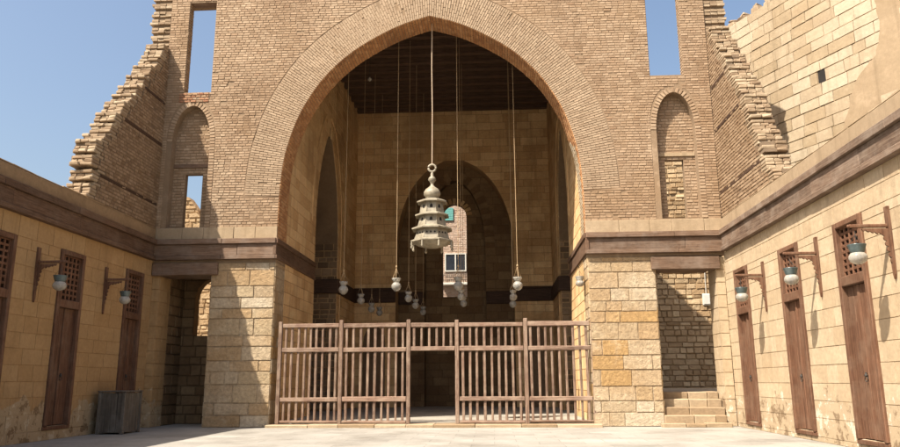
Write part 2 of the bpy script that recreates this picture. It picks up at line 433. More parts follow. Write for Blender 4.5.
# ------------------------------------------------------------------ sky, sun, camera
w = bpy.data.worlds.new('World'); scene.world = w; w.use_nodes = True
t = w.node_tree; bg = t.nodes['Background']
sky = t.nodes.new('ShaderNodeTexSky'); sky.sky_type = 'NISHITA'; sky.sun_disc = False
TRAVEL = V3((1.05, 1.0, -1.95)).normalized()
elev = math.asin(-TRAVEL.z); az = math.atan2(-TRAVEL.x, -TRAVEL.y)
sky.sun_elevation = elev; sky.sun_rotation = az; sky.air_density = 1.2; sky.dust_density = 4.5; sky.ozone_density = 1.2
t.links.new(sky.outputs[0], bg.inputs[0]); bg.inputs[1].default_value = .092
sl = bpy.data.lights.new('sun', 'SUN'); sl.energy = 5.0; sl.angle = R(.53); sl.color = (1, .92, .80)
so = bpy.data.objects.new('sun', sl); COL.objects.link(so); so.rotation_euler = TRAVEL.to_track_quat('-Z', 'Y').to_euler(); so.location = (-30, -40, 60)
scene.view_settings.view_transform = 'Standard'; scene.view_settings.look = 'None'
scene.view_settings.exposure = 1.17; scene.view_settings.gamma = 1

cam = bpy.data.cameras.new('camera'); co = bpy.data.objects.new('camera', cam); COL.objects.link(co)
cam.sensor_width = 36; cam.sensor_fit = 'HORIZONTAL'; cam.lens = 36*733.2/900; cam.clip_end = 2000; cam.clip_start = .05
P_, Y_, R_ = R(12.13), R(3.346), R(.321)
right = V3((math.cos(Y_), math.sin(Y_), 0)); f0 = V3((-math.sin(Y_), math.cos(Y_), 0))
fw = f0*math.cos(P_) + V3((0, 0, math.sin(P_))); dn = fw.cross(right)
r2 = right*math.cos(R_) + dn*math.sin(R_); d2 = -right*math.sin(R_) + dn*math.cos(R_)
m = Matrix.Identity(4)
for i in range(3): m[i][0] = r2[i]; m[i][1] = -d2[i]; m[i][2] = -fw[i]
m.translation = (2.2, -25.2, 1.5); co.matrix_world = m
scene.camera = co
scene.cycles.max_bounces = 14; scene.cycles.diffuse_bounces = 8

# ------------------------------------------------------------------ setting
g = MB(); g.face([(-300, -300, 0), (300, -300, 0), (300, 300, 0), (-300, 300, 0)]); tag(g.build('ground', M['ground']), 'pale sunlit stone paving of the courtyard', 'ground', kind='structure')
g = MB(); g.box((-7.2, .55, .01), (7.2, 17.4, .13)); tag(g.build('floor', M['floor']), 'grey stone floor inside the hall behind the screen', 'floor', kind='structure')

# ------------------------------------------------------------------ facade
fac = tag(empty('brick_facade', (0, 0, 0)), 'tall brick facade with one huge pointed arch and two tall windows', 'facade')
XL, XR, ZB, ZT = -9.95, 10.1, 5.65, 17.3
WINL = [(-9.23, 12.1), (-8.2, 12.1), (-8.2, 15.8), (-9.23, 15.8)]
WINR = [(8.0, 12.27), (9.2, 12.27), (9.2, 15.9), (8.0, 15.9)]
NL = pointed(-8.83, 1.42, 6.95, 10.2, 11.6); NR = pointed(8.78, 1.36, 6.97, 10.2, 11.62)
SWL = [(-9.08, 6.96), (-8.44, 6.96), (-8.44, 9.03), (-9.08, 9.03)]
SWR = [(8.40, 6.98), (9.05, 6.98), (9.05, 9.17), (8.40, 9.17)]
def arch_out(zb):   # outline of the screen wall with the arch cut out of its foot
    half = [p for p in HALF if p[1] > zb+.01]
    a = [(5.44, zb)] + half + [(-x, z) for x, z in half[-2::-1]] + [(-5.44, zb)]
    return [(XR, zb), (XR, ZT), (XL, ZT), (XL, zb)] + a[::-1]
mort = (.5, .5, 1)
b = MB()
b.prism([arch_out(ZB), WINL, WINR, NL, NR], fnF, 0, .35, mort)
# the wall behind: left niche keeps its thickness, the right passage is an open shaft behind the niche
half = [p for p in HALF if p[1] > ZB+.01]
back = [(7.7, ZB), (7.7, 11.62), (XR-.02, 11.62), (XR-.02, ZT-.05), (XL+.02, ZT-.05), (XL+.02, ZB), (-5.44, ZB)] + [(-x, z) for x, z in half[:-1]] + [(x, z) for x, z in half[::-1]] + [(5.44, ZB)]
b.prism([back, [(-9.8, 11.9), (-8.0, 11.9), (-8.0, 16.1), (-9.8, 16.1)], [(7.8, 12.0), (9.7, 12.0), (9.7, 16.1), (7.8, 16.1)], [(-9.4, 6.96), (-8.2, 6.96), (-8.2, 9.4), (-9.4, 9.4)]], fnF, .353, 1.15, mort)
def blk(z):
    h = []
    o = hw(OUT, z) if z >= OUT[0][1] else hw(HALF, z)
    if o is not None: h.append((-o, o))
    elif z < 6: h.append((-5.44, 5.44))
    for q in (WINL, WINR): h += poly_blocked(q, z)
    for q in (NLg, NRg): h += poly_blocked(q, z)
    return h
NLg = grow(NL, .2, 7.5); NRg = grow(NR, .2, 7.5)
def wearf(u, v):
    n = mnoise.fractal(V3((u*.55, v*.55, 3.1)), 1, 2, 4); m_ = mnoise.noise(V3((u*1.7, v*1.7, 9)))
    low = max(0, (8.6-v)/1.8) if v < 8.6 else 0
    return (n*.012 - .008*max(0, m_), max(0, n-.42)*.35 + max(0, m_-.45)*.25 + .02*low)
def btone(u, v):
    n = mnoise.fractal(V3((u*.45, v*.3, 7.7)), 1, 2, 4)
    k = max(0, min(1, .5 + .55*(rng.random()-.5)*1.5 + .45*n))
    if u > 5.5 and v < 8.2 and rng.random() < .5: k *= .35
    return (k, rng.random(), 0)
fill(b, FX(0), (0, -1, 0), XL, XR, 6.93, ZT, .098, (.19, .28), .012, .013, .008, .007, blk, .010, btone, .004, .03, (), wearf)
# voussoirs round the niches
for q in (NL, NR):
    L = q[1:]; xc = sum(p[0] for p in q)/len(q)
    S = arclen(L); n = int(S[-1]/.115)
    def at(s):
        for i in range(len(S)-1):
            if s <= S[i+1]+1e-9:
                k = (s-S[i])/max(1e-9, S[i+1]-S[i]); return V3((L[i][0]+(L[i+1][0]-L[i][0])*k, L[i][1]+(L[i+1][1]-L[i][1])*k))
        return V3(L[-1])
    for i in range(n):
        a, c = S[-1]*i/n, S[-1]*(i+1)/n
        if at(a).y < 9.6 and False: continue
        pa, pb = at(a+.008), at(c-.008); d = (pb-pa).normalized(); nn = V3((d.y, -d.x))*.2
        if pa.y > 6.94: b.block([(pa.x, 0, pa.y), (pa.x+nn.x, 0, pa.y+nn.y), (pb.x+nn.x, 0, pb.y+nn.y), (pb.x, 0, pb.y)], (0, -1, 0), .02+rng.uniform(-.006, .006), .008, jit=.003)
# window jamb courses and reveals of the two tall windows
for xa, N in ((-8.2, -1), (9.2, -1), (-9.23, 1), (8.0, 1)):
    fill(b, (lambda X: (lambda u, v: V3((X, u if True else 0, v))))(xa), (N, 0, 0), .02, .345, 12.3, 15.8, .112, (.2, .27), .02, .008, .006, .006) if N == 1 else \
    fill(b, (lambda X: (lambda u, v: V3((X, .365-u, v))))(xa), (N, 0, 0), .02, .345, 12.3, 15.8, .112, (.2, .27), .02, .008, .006, .006)
# ragged top
for x in [XL + .27*i for i in range(74)]:
    hgt = rng.uniform(.0, .25); b.box((x, .04, ZT-.02), (x+.25, .9, ZT+.05+hgt), None, .02)
b.build('brickwork', M['brick'], fac)
# toothed wall ends (the bond of the lost walls)
for sx, x0, x1 in ((-1, -10.68, XL-.004), (1, XR+.004, 10.85)):
    tb = MB()
    tb.box((x0+.03, .10, 6.5), (x1, 1.12, ZT), mort)
    z = 12.6; k = 0
    while z < ZT - .1:
        h = .112; out = (k % 3) != 2
        x = x0 + (rng.uniform(-.05, .03) if sx < 0 else 0)
        n = 3
        for j in range(n):
            xa = x0 + (x1-x0)*j/n; xb = x0 + (x1-x0)*(j+1)/n
            dep = (.02 if out else .16) + rng.uniform(-.03, .03)
            e = 0
            if j == (0 if sx < 0 else n-1): e = rng.uniform(-.02, .10) if out else rng.uniform(-.05, .0)
            tb.box((xa+.008-(e if sx < 0 else 0), dep, z), (xb-.008+(e if sx > 0 else 0), 1.0, z+h-.02), None, .008)
        z += h; k += 1
    tb.build('toothed_edge', M['rag'], fac)
# arch ring
rb = MB()
n = int((HS[-1]-s0)/.080); rows = 4
edge = MB()
for sg in (1, -1):
    for i in range(n):
        a, c = s0 + (HS[-1]-s0)*i/n + .005, s0 + (HS[-1]-s0)*(i+1)/n - .005
        pa, pb = half_at(a), half_at(c); na, nb = half_n(a), half_n(c)
        off = (i % 2)*.5
        cuts = [0] + [RING*(j+.5*(i % 2)+rng.uniform(-.06, .06))/rows for j in range(1 if not i % 2 else 0, rows) if RING*(j+.5*(i % 2))/rows > .08] + [RING]
        for r0, r1 in zip(cuts, cuts[1:]):
            if rng.random() < .006: continue
            g0, g1 = r0+.003, r1-.003
            q = [(pa[0]+na.x*g0, pa[1]+na.y*g0), (pa[0]+na.x*g1, pa[1]+na.y*g1), (pb[0]+nb.x*g1, pb[1]+nb.y*g1), (pb[0]+nb.x*g0, pb[1]+nb.y*g0)]
            q = [(max(.004, x), z) for x, z in q]
            pts = [(sg*x, -.002, z) for x, z in q]
            if sg < 0: pts = pts[::-1]
            rb.block(pts, (0, -1, 0), .020+rng.uniform(-.005, .005), .006, jit=.003)
    L = []
rb.build('arch_ring', M['ring'], fac)
# soffit
sb = MB(); sp = MB(); n = int((HS[-1])/.115)
for sg in (1, -1):
    for i in range(n):
        a, c = HS[-1]*i/n, HS[-1]*(i+1)/n
        if half_at(a)[1] < 6.46: continue
        pa, pb = half_at(a+.007), half_at(c-.007); na = half_n((a+c)/2)
        ys = [-.01] + [.25*k + .12*(i % 2) for k in range(1 if not i % 2 else 0, 5) if .25*k + .12*(i % 2) > .05] + [1.16]
        for y0, y1 in zip(ys, ys[1:]):
            q = [(sg*pa[0], y0+.006, pa[1]), (sg*pa[0], y1-.006, pa[1]), (sg*pb[0], y1-.006, pb[1]), (sg*pb[0], y0+.006, pb[1])]
            if sg < 0: q = q[::-1]
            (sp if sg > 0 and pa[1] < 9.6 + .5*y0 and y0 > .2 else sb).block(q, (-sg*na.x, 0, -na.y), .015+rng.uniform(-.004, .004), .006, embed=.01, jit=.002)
sb.build('arch_soffit', M['soffit'], fac); sp.build('sunlit_reveal', M['lime'], fac)  # pale blocks on the right reveal: the sunlit strip put into the colour
# niche backs
for (nic, sw, zl) in ((NL, SWL, 9.28), (NR, SWR, 9.3)):
    nb_ = MB(); xs = [p[0] for p in nic]; x0, x1 = min(xs)-.08, max(xs)+.08
    nb_.prism([[(x0, 6.90), (x1, 6.90), (x1, 11.7), (x0, 11.7)], sw], fnF, .345, .56, mort)
    fill(nb_, FX(.345), (0, -1, 0), x0, x1, 6.93, 11.6, .112, (.2, .27), .02, .012, .008, .008, lambda z: poly_blocked(sw, z), .01)
    o = nb_.build('niche_wall', M['brick'], fac)
    lb = MB(); lb.box((x0+.09, .28, zl), (x1-.09, .344, zl+.13)); lb.build('niche_lintel', M['beamX'] if nic is NL else M['band'], fac)
# red exposed brick over the left niche
rp = MB(); fill(rp, FX(-.003), (0, -1, 0), -9.4, -8.25, 11.72, 12.1, .095, (.18, .26), .02, .03, .012, .008, None, .1)
rp.build('brick_patch', M['redbrick'], fac)
for q in (WINL, WINR):
    lb = MB(); lb.box((q[0][0]-.15, .02, q[2][1]-.01), (q[1][0]+.15, .40, q[2][1]+.14)); lb.build('window_lintel', M['beamX'], fac)
# band, beams, lintels, piers
def plank_beam(mb, a, b, axis, out):
    """weathered cornice of three boards; a, b along the axis; out = function(u, d, z) -> point box corners"""
    for z0, z1, d in ((5.75, 5.89, .17), (5.893, 6.30, .12), (6.303, 6.49, .20)):
        x = a
        while x < b - .01:
            e = min(b, x + rng.uniform(2.2, 3.4))
            if b - e < .8: e = b
            lo = out(x+.003, 0, z0); hi = out(e-.003, d + rng.uniform(-.008, .008), z1)
            mb.box(lo, hi, (rng.random(), rng.random(), 0), .003, .012); x = e
for xa, xb in ((-9.9, -5.43), (5.43, 10.1)):
    m_ = MB(); plank_beam(m_, xa, xb, 0, lambda u, d, z: (u, .04-d-(.04 if d else 0), z)); m_.build('timber_beam', M['beamX'], fac)
    m_ = MB(); x = xa
    while x < xb-.01:
        e = min(xb, x+rng.uniform(.7, 1.2))
        if xb-e < .4: e = xb
        m_.box((x+.004, .03, 6.495), (e-.004, -.05+rng.uniform(-.006, .006), 6.93), None, .003, .012); x = e
    m_.build('plaster_band', M['band'], fac)
for xa, xb, za, zb in ((-9.88, -7.5, 5.20, 5.645), (7.6, 9.9, 5.18, 5.60)):
    m_ = MB(); m_.box((xa, -.11, za), (xb, .35, zb), None, .01, .02); m_.box((xa+.25, .36, za), (xb-.25, .9, zb-.05), None, .01, .02)
    m_.build('door_lintel', M['beamX'], fac)
def ptone(u, v):
    k = rng.random(); mid_ = 1 if .9 < v < 3.9 else 0
    return (k*(.8 if mid_ else 1.0), (rng.random()*.4+.6 if mid_ and u > 0 else rng.random()*.89), 0)
for sg in (-1, 1):
    p = MB(); xi, xo = 5.46*sg, 7.74*sg
    p.box((xi, .02, -.05), (xo, 1.15, 5.648), mort)
    a, c = min(xi, xo), max(xi, xo)
    fill(p, FX(.02), (0, -1, 0), a, c, 0, 5.645, (.34, .62), (.45, 1.3), .011, .020, .008, .018, None, 0, ptone, .009)
    if sg > 0:
        fill(p, lambda u, v: V3((xi, 1.15-u, v)), (-1, 0, 0), 0, 1.15, 0, 5.645, (.30, .52), (.35, .75), .016, .012, .01, .016)
        fill(p, lambda u, v: V3((xo, u, v)), (1, 0, 0), 0, 1.15, 0, 5.6, (.30, .52), (.35, .75), .016, .012, .01, .016)
    else:
        fill(p, lambda u, v: V3((xi, u, v)), (1, 0, 0), 0, 1.15, 0, 5.645, (.30, .52), (.35, .75), .016, .012, .01, .016)
        fill(p, lambda u, v: V3((xo, 1.15-u, v)), (-1, 0, 0), 0, 1.15, 0, 5.6, (.30, .52), (.35, .75), .016, .012, .01, .016)
    p.build('stone_pier', M['pier'], fac)
    p = MB(); a, c = (9.78, 10.08) if sg > 0 else (-9.9, -9.62)
    p.box((a, .06, 0), (c, .95, 5.6), mort)
    fill(p, FX(.06), (0, -1, 0), a, c, 0, 5.6, .43, (.5, .6), .012, .012, .006, .01)
    fill(p, (lambda u, v: V3((a, .95-u, v))) if sg > 0 else (lambda u, v: V3((c, u+.06, v))), (-sg, 0, 0), 0, .89, 0, 5.6, .43, (.4, .6), .012, .008, .005, .01)
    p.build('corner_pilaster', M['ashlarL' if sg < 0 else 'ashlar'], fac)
# beam returning along the reveals into the hall
for sg in (-1, 1):
    m_ = MB(); plank_beam(m_, -.15, 5.6, 1, lambda u, d, z: (sg*(5.47-d*.55-(.0 if d else -.06)), u, z)); m_.build('reveal_beam', M['beamY'], fac)

# ------------------------------------------------------------------ hall behind the arch
hall = tag(empty('stone_hall', (0, 1.2, 0)), 'deep shadowy stone hall seen through the great arch', 'hall')
hall.location = (0, 0, 0)
HT = 17.0; YB = 14.8
REC = pointed(7.9, 4.6, 5.0, 8.2, 13.3, 10, True)[2:]
for sg in (-1, 1):
    s_ = MB(); xi, xo = sg*5.45, sg*7.2
    outl = [(1.155, -.05), (5.6, -.05)] + [(y, z) for y, z in REC[::-1]] + [(10.2, -.05), (YB, -.05), (YB, HT), (1.155, HT)]
    s_.prism([outl], fnS, xi, xo, mort)
    s_.box((xo+sg*.003, 5.0, -.05), (sg*7.7, 11, 13.6), mort)
    rec_poly = [(5.6, -.1)] + REC[::-1] + [(10.2, -.1)]
    bl = lambda z: poly_blocked([(p[0], p[1]) for p in rec_poly], z) if sg < 0 else [(YB+1.155-q, YB+1.155-p) for p, q in poly_blocked(rec_poly, z)]
    Pf = (lambda u, v: V3((xi, u, v))) if sg < 0 else (lambda u, v: V3((xi, YB+1.155-u, v)))
    fill(s_, Pf, (-sg, 0, 0), 1.155, YB, 0, HT, (.36, .5), (.5, 1.1), .012, .008, .008, .01, bl)
    s_.build('side_wall', M['hall'], hall)
    s_ = MB()
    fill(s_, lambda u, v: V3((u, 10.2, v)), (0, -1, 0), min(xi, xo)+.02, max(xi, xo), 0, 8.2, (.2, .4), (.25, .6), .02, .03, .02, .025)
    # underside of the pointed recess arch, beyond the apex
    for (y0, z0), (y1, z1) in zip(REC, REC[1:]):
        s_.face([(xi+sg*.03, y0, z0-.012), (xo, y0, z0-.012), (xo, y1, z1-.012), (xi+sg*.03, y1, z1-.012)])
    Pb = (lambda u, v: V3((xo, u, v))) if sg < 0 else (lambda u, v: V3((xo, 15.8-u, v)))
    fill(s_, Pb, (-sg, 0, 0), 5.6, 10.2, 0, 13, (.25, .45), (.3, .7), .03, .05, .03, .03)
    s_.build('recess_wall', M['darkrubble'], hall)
    # raised border round the recess
    e = MB(); q = grow([(y, z) for y, z in pointed(7.9, 4.6, 0, 8.2, 13.3, 10, True)], .75, 8.7); inn = pointed(7.9, 4.6, 0, 8.2, 13.3, 10, True)
    q2 = grow(q, -.14, 8.7)
    L = q[1:] + [q[0]] if False else q[1:]; L2 = q2[1:]
    for (a, a2, c, c2) in zip(L, L2, L[1:], L2[1:]):
        e.idx([(xi, a[0], a[1]), (xi, c[0], c[1]), (xi, c2[0], c2[1]), (xi, a2[0], a2[1])] + [(xi-sg*.05, y, z) for y, z in (a, c, c2, a2)], [(4, 5, 6, 7), (0, 1, 5, 4), (2, 3, 7, 6)])
    e.build('recess_border', M['hall'], hall)
# end wall with its stepped arched recess and the window
bw = MB()
O1 = pointed(.1, 6.5, -.05, 8.7, 13.9, 12); O2 = pointed(.07, 3.45, .0, 8.9, 12.95, 12)
O3 = [(-.68, 6.2), (.72, 6.2)] + [(.02+.70*math.cos(a), 10.95+.72*math.sin(a)) for a in [math.pi*k/12 for k in range(13)]]
def notch(o, x0, x1, zb, zt): return [(x0, zb)] + [o[0]] + [p for p in o[:1:-1]] + [o[1]] + [(x1, zb), (x1, zt), (x0, zt)]
def notch_out(o, x0, x1, zb, zt):
    top = o[2:]                       # from right spring over the apex to left spring
    return [(x0, zb), (o[0][0], zb)] + [(p[0], p[1]) for p in top[::-1]] + [(o[1][0], zb), (x1, zb), (x1, zt), (x0, zt)]
DOORS = [[(cx-.6, 0), (cx+.6, 0), (cx+.6, 3.6)] + [(cx+.6*math.cos(a), 3.6+.85*math.sin(a)) for a in [math.pi*k/8 for k in range(1, 8)]] + [(cx-.6, 3.6)] for cx in (-4.3, 4.4)]
bw.prism([notch_out(O1, -7.2, 7.2, -.05, HT)] , fnF, YB, 16.0, mort)
bw.build('end_wall', M['hall'], hall); bw = MB()
bw.prism([notch_out(O2, -4, 4, -.05, HT)], fnF, 16.003, 16.6, mort)
bw.prism([[(-3, -.05), (3, -.05), (3, HT), (-3, HT)], O3], fnF, 16.603, 17.1, mort)
bw0 = MB(); fill(bw0, FX(YB), (0, -1, 0), -5.45, 5.45, 0, HT, (.36, .52), (.55, 1.2), .012, .01, .008, .01, lambda z: poly_blocked([(p[0], p[1]) for p in O1], z) + sum([poly_blocked(d, z) for d in DOORS], []))
fill(bw, FX(16.0), (0, -1, 0), -3.2, 3.4, 0, 13.9, (.36, .5), (.5, 1.0), .012, .01, .008, .01, lambda z: poly_blocked(O2, z))
fill(bw, FX(16.6), (0, -1, 0), -1.7, 1.85, 0, 13, (.36, .5), (.5, 1.0), .012, .01, .008, .01, lambda z: poly_blocked(O3, z))
def arch_blocks(mb, poly, y, width, step, depth):
    L = poly[2:]; S = arclen(L); n = max(3, int(S[-1]/step))
    def at(q):
        for i in range(len(S)-1):
            if q <= S[i+1]+1e-9:
                k = (q-S[i])/max(1e-9, S[i+1]-S[i]); return V3((L[i][0]+(L[i+1][0]-L[i][0])*k, L[i][1]+(L[i+1][1]-L[i][1])*k))
        return V3(L[-1])
    for i in range(n):
        pa, pb = at(S[-1]*i/n+.008), at(S[-1]*(i+1)/n-.008); d = (pb-pa).normalized(); nn = V3((d.y, -d.x))*width
        mb.block([(pa.x, y, pa.y), (pa.x+nn.x, y, pa.y+nn.y), (pb.x+nn.x, y, pb.y+nn.y), (pb.x, y, pb.y)], (0, -1, 0), depth, .01, (.9 if i % 2 else .1, .5, 0), jit=.002)
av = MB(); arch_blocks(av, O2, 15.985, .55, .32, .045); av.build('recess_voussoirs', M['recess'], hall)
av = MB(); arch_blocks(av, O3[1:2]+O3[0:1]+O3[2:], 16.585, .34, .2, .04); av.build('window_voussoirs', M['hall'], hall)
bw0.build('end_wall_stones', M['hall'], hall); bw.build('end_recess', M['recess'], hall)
for d in DOORS:
    m_ = MB(); m_.prism([d], fnF, YB-.02, YB-.004); m_.build('doorway_shade', M['darkrubble'], hall)  # flat sheet on the wall, the opening's shade put into its dark colour
for a, c in ((-5.44, -3.16), (3.36, 5.44)):
    m_ = MB(); m_.box((a, YB-.12, 5.72), (c, YB+.05, 6.42), None, 0, .02); m_.box((a, YB-.17, 6.424), (c, YB+.02, 6.52), None, 0, .01); m_.build('dado_beam', M['beamd'], hall)
for a, c in ((-3.14, -1.68), (1.82, 3.34)):
    m_ = MB(); m_.box((a, 15.9, 5.72), (c, 16.05, 6.42), None, 0, .02); m_.build('recess_beam', M['beamd'], hall)
for sg in (-1, 1):
    m_ = MB(); m_.box((sg*5.34, 10.06, 5.72), (sg*7.15, 10.25, 6.42), None, 0, .02); m_.box((sg*5.33, 10.26, 5.72), (sg*5.5, 14.68, 6.42), None, 0, .02)
    m_.build('dado_beam', M['beamd'], hall)
m_ = MB(); m_.box((-7.2, 1.155, HT+.003), (7.2, 17.2, HT+.3)); m_.build('roof', M['beamd'], hall)
m_ = MB(); m_.prism([[(1.2, HT+.31), (17.15, HT+.31), (16.6, 17.5), (16.2, 17.6), (15.3, 18.06), (14.6, 18.8), (14, 19.1), (13.2, 19.9), (12.4, 20.45), (11, 20.9), (1.2, 20.9)]], fnS, 6.75, 7.19); m_.build('shadow_parapet', M['stub'], hall)  # added, unseen; stepped to cast the diagonal shadow on the alley wall
jm = MB(); jm.box((-5.43, -.12, -.36), (5.43, .12, 0), None, .01, .02); j0 = jm.build('joist', M['ceil'], hall); j0.location = (0, 1.6, HT)
for i in range(1, 15):
    j = j0.copy(); COL.objects.link(j); j.parent = hall; j.location = (0, 1.6+.915*i, HT+rng.uniform(-.02, .0))

# ------------------------------------------------------------------ courtyard side walls
def lattice_door(parent, sg, ya, yb, zb, zt, ztr):
    """door set in the wall plane x = X; sg = -1 left wall (facing +x), 1 right wall"""
    X = -9.9 if sg < 0 else 10.1
    fx = lambda d: X - sg*d               # d metres out of the wall
    f = MB(); wv = .13
    for y0, y1, z0, z1 in ((ya, ya+wv, zb, zt), (yb-wv, yb, zb, zt), (ya+wv+.002, yb-wv-.002, zt-wv, zt), (ya+wv+.002, yb-wv-.002, ztr-.1, ztr+.12)):
        f.box((fx(.07), y0, z0), (fx(-.16), y1, z1), None, .004, .014)
    f.box((fx(.05), ya-.02, zb-.1), (fx(-.2), yb+.02, zb-.004), None, .004, .01)
    fr = f.build('door', M['door'], parent)
    n = 4; w_ = (yb-ya-2*wv)/n
    l = MB()
    for k in range(n):
        l.box((fx(-.06+rng.uniform(-.01, .01)), ya+wv+w_*k+.006, zb+.02), (fx(-.14), ya+wv+w_*(k+1)-.006, ztr-.104), None, .003, .008)
    mid = (ya+yb)/2
    l.box((fx(-.03), mid-.05, zb+.02), (fx(-.10), mid+.05, ztr-.106), None, .003, .01)
    l.build('door_leaf', M['door'], fr)
    t_ = MB(); cols, rows = 5, 8; a, c, z0, z1 = ya+wv, yb-wv, ztr+.12, zt-wv
    cw, rh = (c-a)/cols, (z1-z0)/rows
    for k in range(cols+1): t_.box((fx(-.03), a+cw*k-.032, z0), (fx(-.075), a+cw*k+.032, z1), None, .003, .008)
    for k in range(rows+1): t_.box((fx(-.033), a, z0+rh*k-.032), (fx(-.072), c, z0+rh*k+.032), None, .003, .008)
    t_.build('transom_lattice', M['lattice'], fr)
    d = MB(); d.box((fx(-.145), ya+.02, zb), (fx(-.175), yb-.02, zt-.02)); d.build('dark_backing', M['dark'], fr)
    h = MB(); h.lathe([(.0, -.03), (.035, -.02), (.04, 0), (.02, .03), (.02, .06)], 10, (0, 0, 0)); h.tube([(.0, .055*math.cos(a_), -.08+.055*math.sin(a_)) for a_ in [2*math.pi*k/10 for k in range(10)]], .010, 5, closed=True)
    o = h.build('handle', M['iron'], fr); o.location = (fx(-.0), mid+.02, zb+1.35)
    return fr

LD = [(-1.87, -.67), (-5.6, -4.38), (-8.8, -7.58)]
RD = [(-2.15, -.92), (-6.02, -4.76), (-9.42, -8.12)]
def court_wall(sg, doors, zb, zt, ztr, label):
    X = -9.9 if sg < 0 else 10.1; Xo = -10.65 if sg < 0 else 10.85
    root = tag(empty('courtyard_wall', (0, 0, 0)), label, 'wall')
    b = MB(); Y0, Y1 = -19.0, .05 if sg < 0 else .05
    holes = [[(a, zb), (c, zb), (c, zt), (a, zt)] for a, c in doors]
    b.prism([[(Y0, -.05), (Y1, -.05), (Y1, 5.75), (Y0, 5.75)]] + holes, fnS, X, X+sg*.3, mort)
    b.box((X+sg*.303, Y0, -.05), (Xo, Y1, 5.75), mort)
    bl = lambda z: [(a, c) for a, c in doors if zb-.1 < z < zt+.01]
    if sg > 0: bl2 = lambda z: [(-c, -a) for a, c in bl(z)]
    Pf = (lambda u, v: V3((X, u, v))) if sg < 0 else (lambda u, v: V3((X, -u, v)))
    fill(b, Pf, (-sg, 0, 0), Y0 if sg < 0 else -Y1, Y1 if sg < 0 else -Y0, 0, 5.745, (.40, .45), (.5, 1.0), .006, .007, .003, .006, bl if sg < 0 else bl2, 0, None, .003, .03, (zb-.1, zt+.01))
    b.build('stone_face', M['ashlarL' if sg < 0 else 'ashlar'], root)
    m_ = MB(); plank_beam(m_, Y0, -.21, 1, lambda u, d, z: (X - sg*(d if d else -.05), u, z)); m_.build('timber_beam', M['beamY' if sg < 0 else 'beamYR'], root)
    p = MB(); p.box((X-sg*.05, Y0, 6.495), (Xo, -.055, 6.90), None, 0, .02)
    y = Y0
    while y < -.3:
        e = min(-.055, y + rng.uniform(.5, 1.3)); p.box((X-sg*.035, y, 6.905), (Xo-sg*.02, e, 6.93+rng.uniform(0, .035)), None, .01, .01); y = e+.004
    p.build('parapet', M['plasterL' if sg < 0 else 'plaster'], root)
    for a, c in doors: lattice_door(root, sg, a, c, zb, zt, ztr)
    return root
wl = court_wall(-1, LD, .36, 5.19, 3.68, 'shaded left courtyard wall with three tall lattice doors')
wr = court_wall(1, RD, .22, 4.98, 3.62, 'sunlit right courtyard wall with three tall lattice doors')

# ------------------------------------------------------------------ ruined stubs of the lost arcade walls
def stub(sg, prof, label):
    X = -9.9 if sg < 0 else 10.12; th = .75
    root = tag(empty('ruined_wall', (0, 0, 0)), label, 'ruined wall')
    def yend(z):
        for (z0, y0), (z1, y1) in zip(prof, prof[1:]):
            if z <= z1: return y0 + (y1-y0)*(z-z0)/(z1-z0)
        return prof[-1][1]
    f = MB(); r = MB(); z = 6.97; zt = prof[-1][0]; k = 0; left = 0; off = 0; lim = []
    while z < zt:
        if left <= 0:
            left = rng.choice((3, 4, 4, 5)); first_ = left; zz = z + left*.112; stepy = yend(min(zt, z + left*.056)) + rng.uniform(-.12, .10)
        last = left == 1
        y = stepy + (rng.choice((.12, .16, .22)) if last else 0) - (.05 if left == first_ or left == 2 else 0) + rng.uniform(-.02, .02) + (first_-left)*.03
        lim.append((z, z+.112, y))
        yb_ = min(-.03, y + .42)
        f.box((X, yb_, z), (X+sg*th, .02, z+.112), mort)
        n = rng.choice((2, 3, 3))
        for j in range(n):
            xa, xb = X + sg*th*j/n, X + sg*th*(j+1)/n
            e = rng.uniform(-.03, .04) if not last else rng.uniform(-.02, .05)
            g_ = .006
            if rng.random() < .05: continue
            c = (rng.random(), rng.random(), 0)
            dx = rng.uniform(-.10, .0)
            r.box((xa+sg*g_ + (-sg*rng.uniform(0, .02) if j == 0 else 0), y+e, z+.004), (xb-sg*g_ + (sg*dx if j == n-1 else 0), yb_-.012, z+.112-.008), c, .010, .02)
        r.box((X+sg*.03, y+.08, z), (X+sg*(th-.03), yb_, z+.112), mort)
        left -= 1; z += .112; k += 1
    def bl(zz):
        for a, c, y in lim:
            if a <= zz <= c: return [(-50, min(-.03, y+.42))]
        return [(-50, 50)]
    tie = [(7.75, .10), (10.0, .12), (11.6, .12)]
    if sg < 0: fill(f, lambda u, v: V3((X, u, v)), (1, 0, 0), -7, 0, 6.97, zt, .112, (.2, .27), .02, .014, .01, .008, bl, .012)
    else: fill(f, lambda u, v: V3((X, -u, v)), (-1, 0, 0), 0, 7, 6.97, zt, .112, (.2, .27), .02, .014, .01, .008, lambda q: [(-c, -a) for a, c in bl(q)], .012)
    f.build('brick_face', M['stub'], root)
    r.build('broken_edge', M['rag'], root)
    t_ = MB()
    for zz, h in tie:
        y = yend(zz) + .5
        t_.box((X-sg*.022, y, zz), (X+sg*.1, -.1, zz+h), None, .004, .01)
    t_.build('tie_beam', M['beamd'], root)
    return root
stub(-1, [(6.9, -4.55), (8.5, -4.45), (11.2, -2.45), (13.9, -.35)], 'ruined brick wall stub rising above the shaded wall under open sky')
stub(1, [(6.9, -4.95), (7.9, -4.35), (8.9, -3.85), (10.4, -2.9), (11.55, -2.1), (13.9, -.4)], 'ruined brick wall stub with stepped edge against the pale limestone wall')

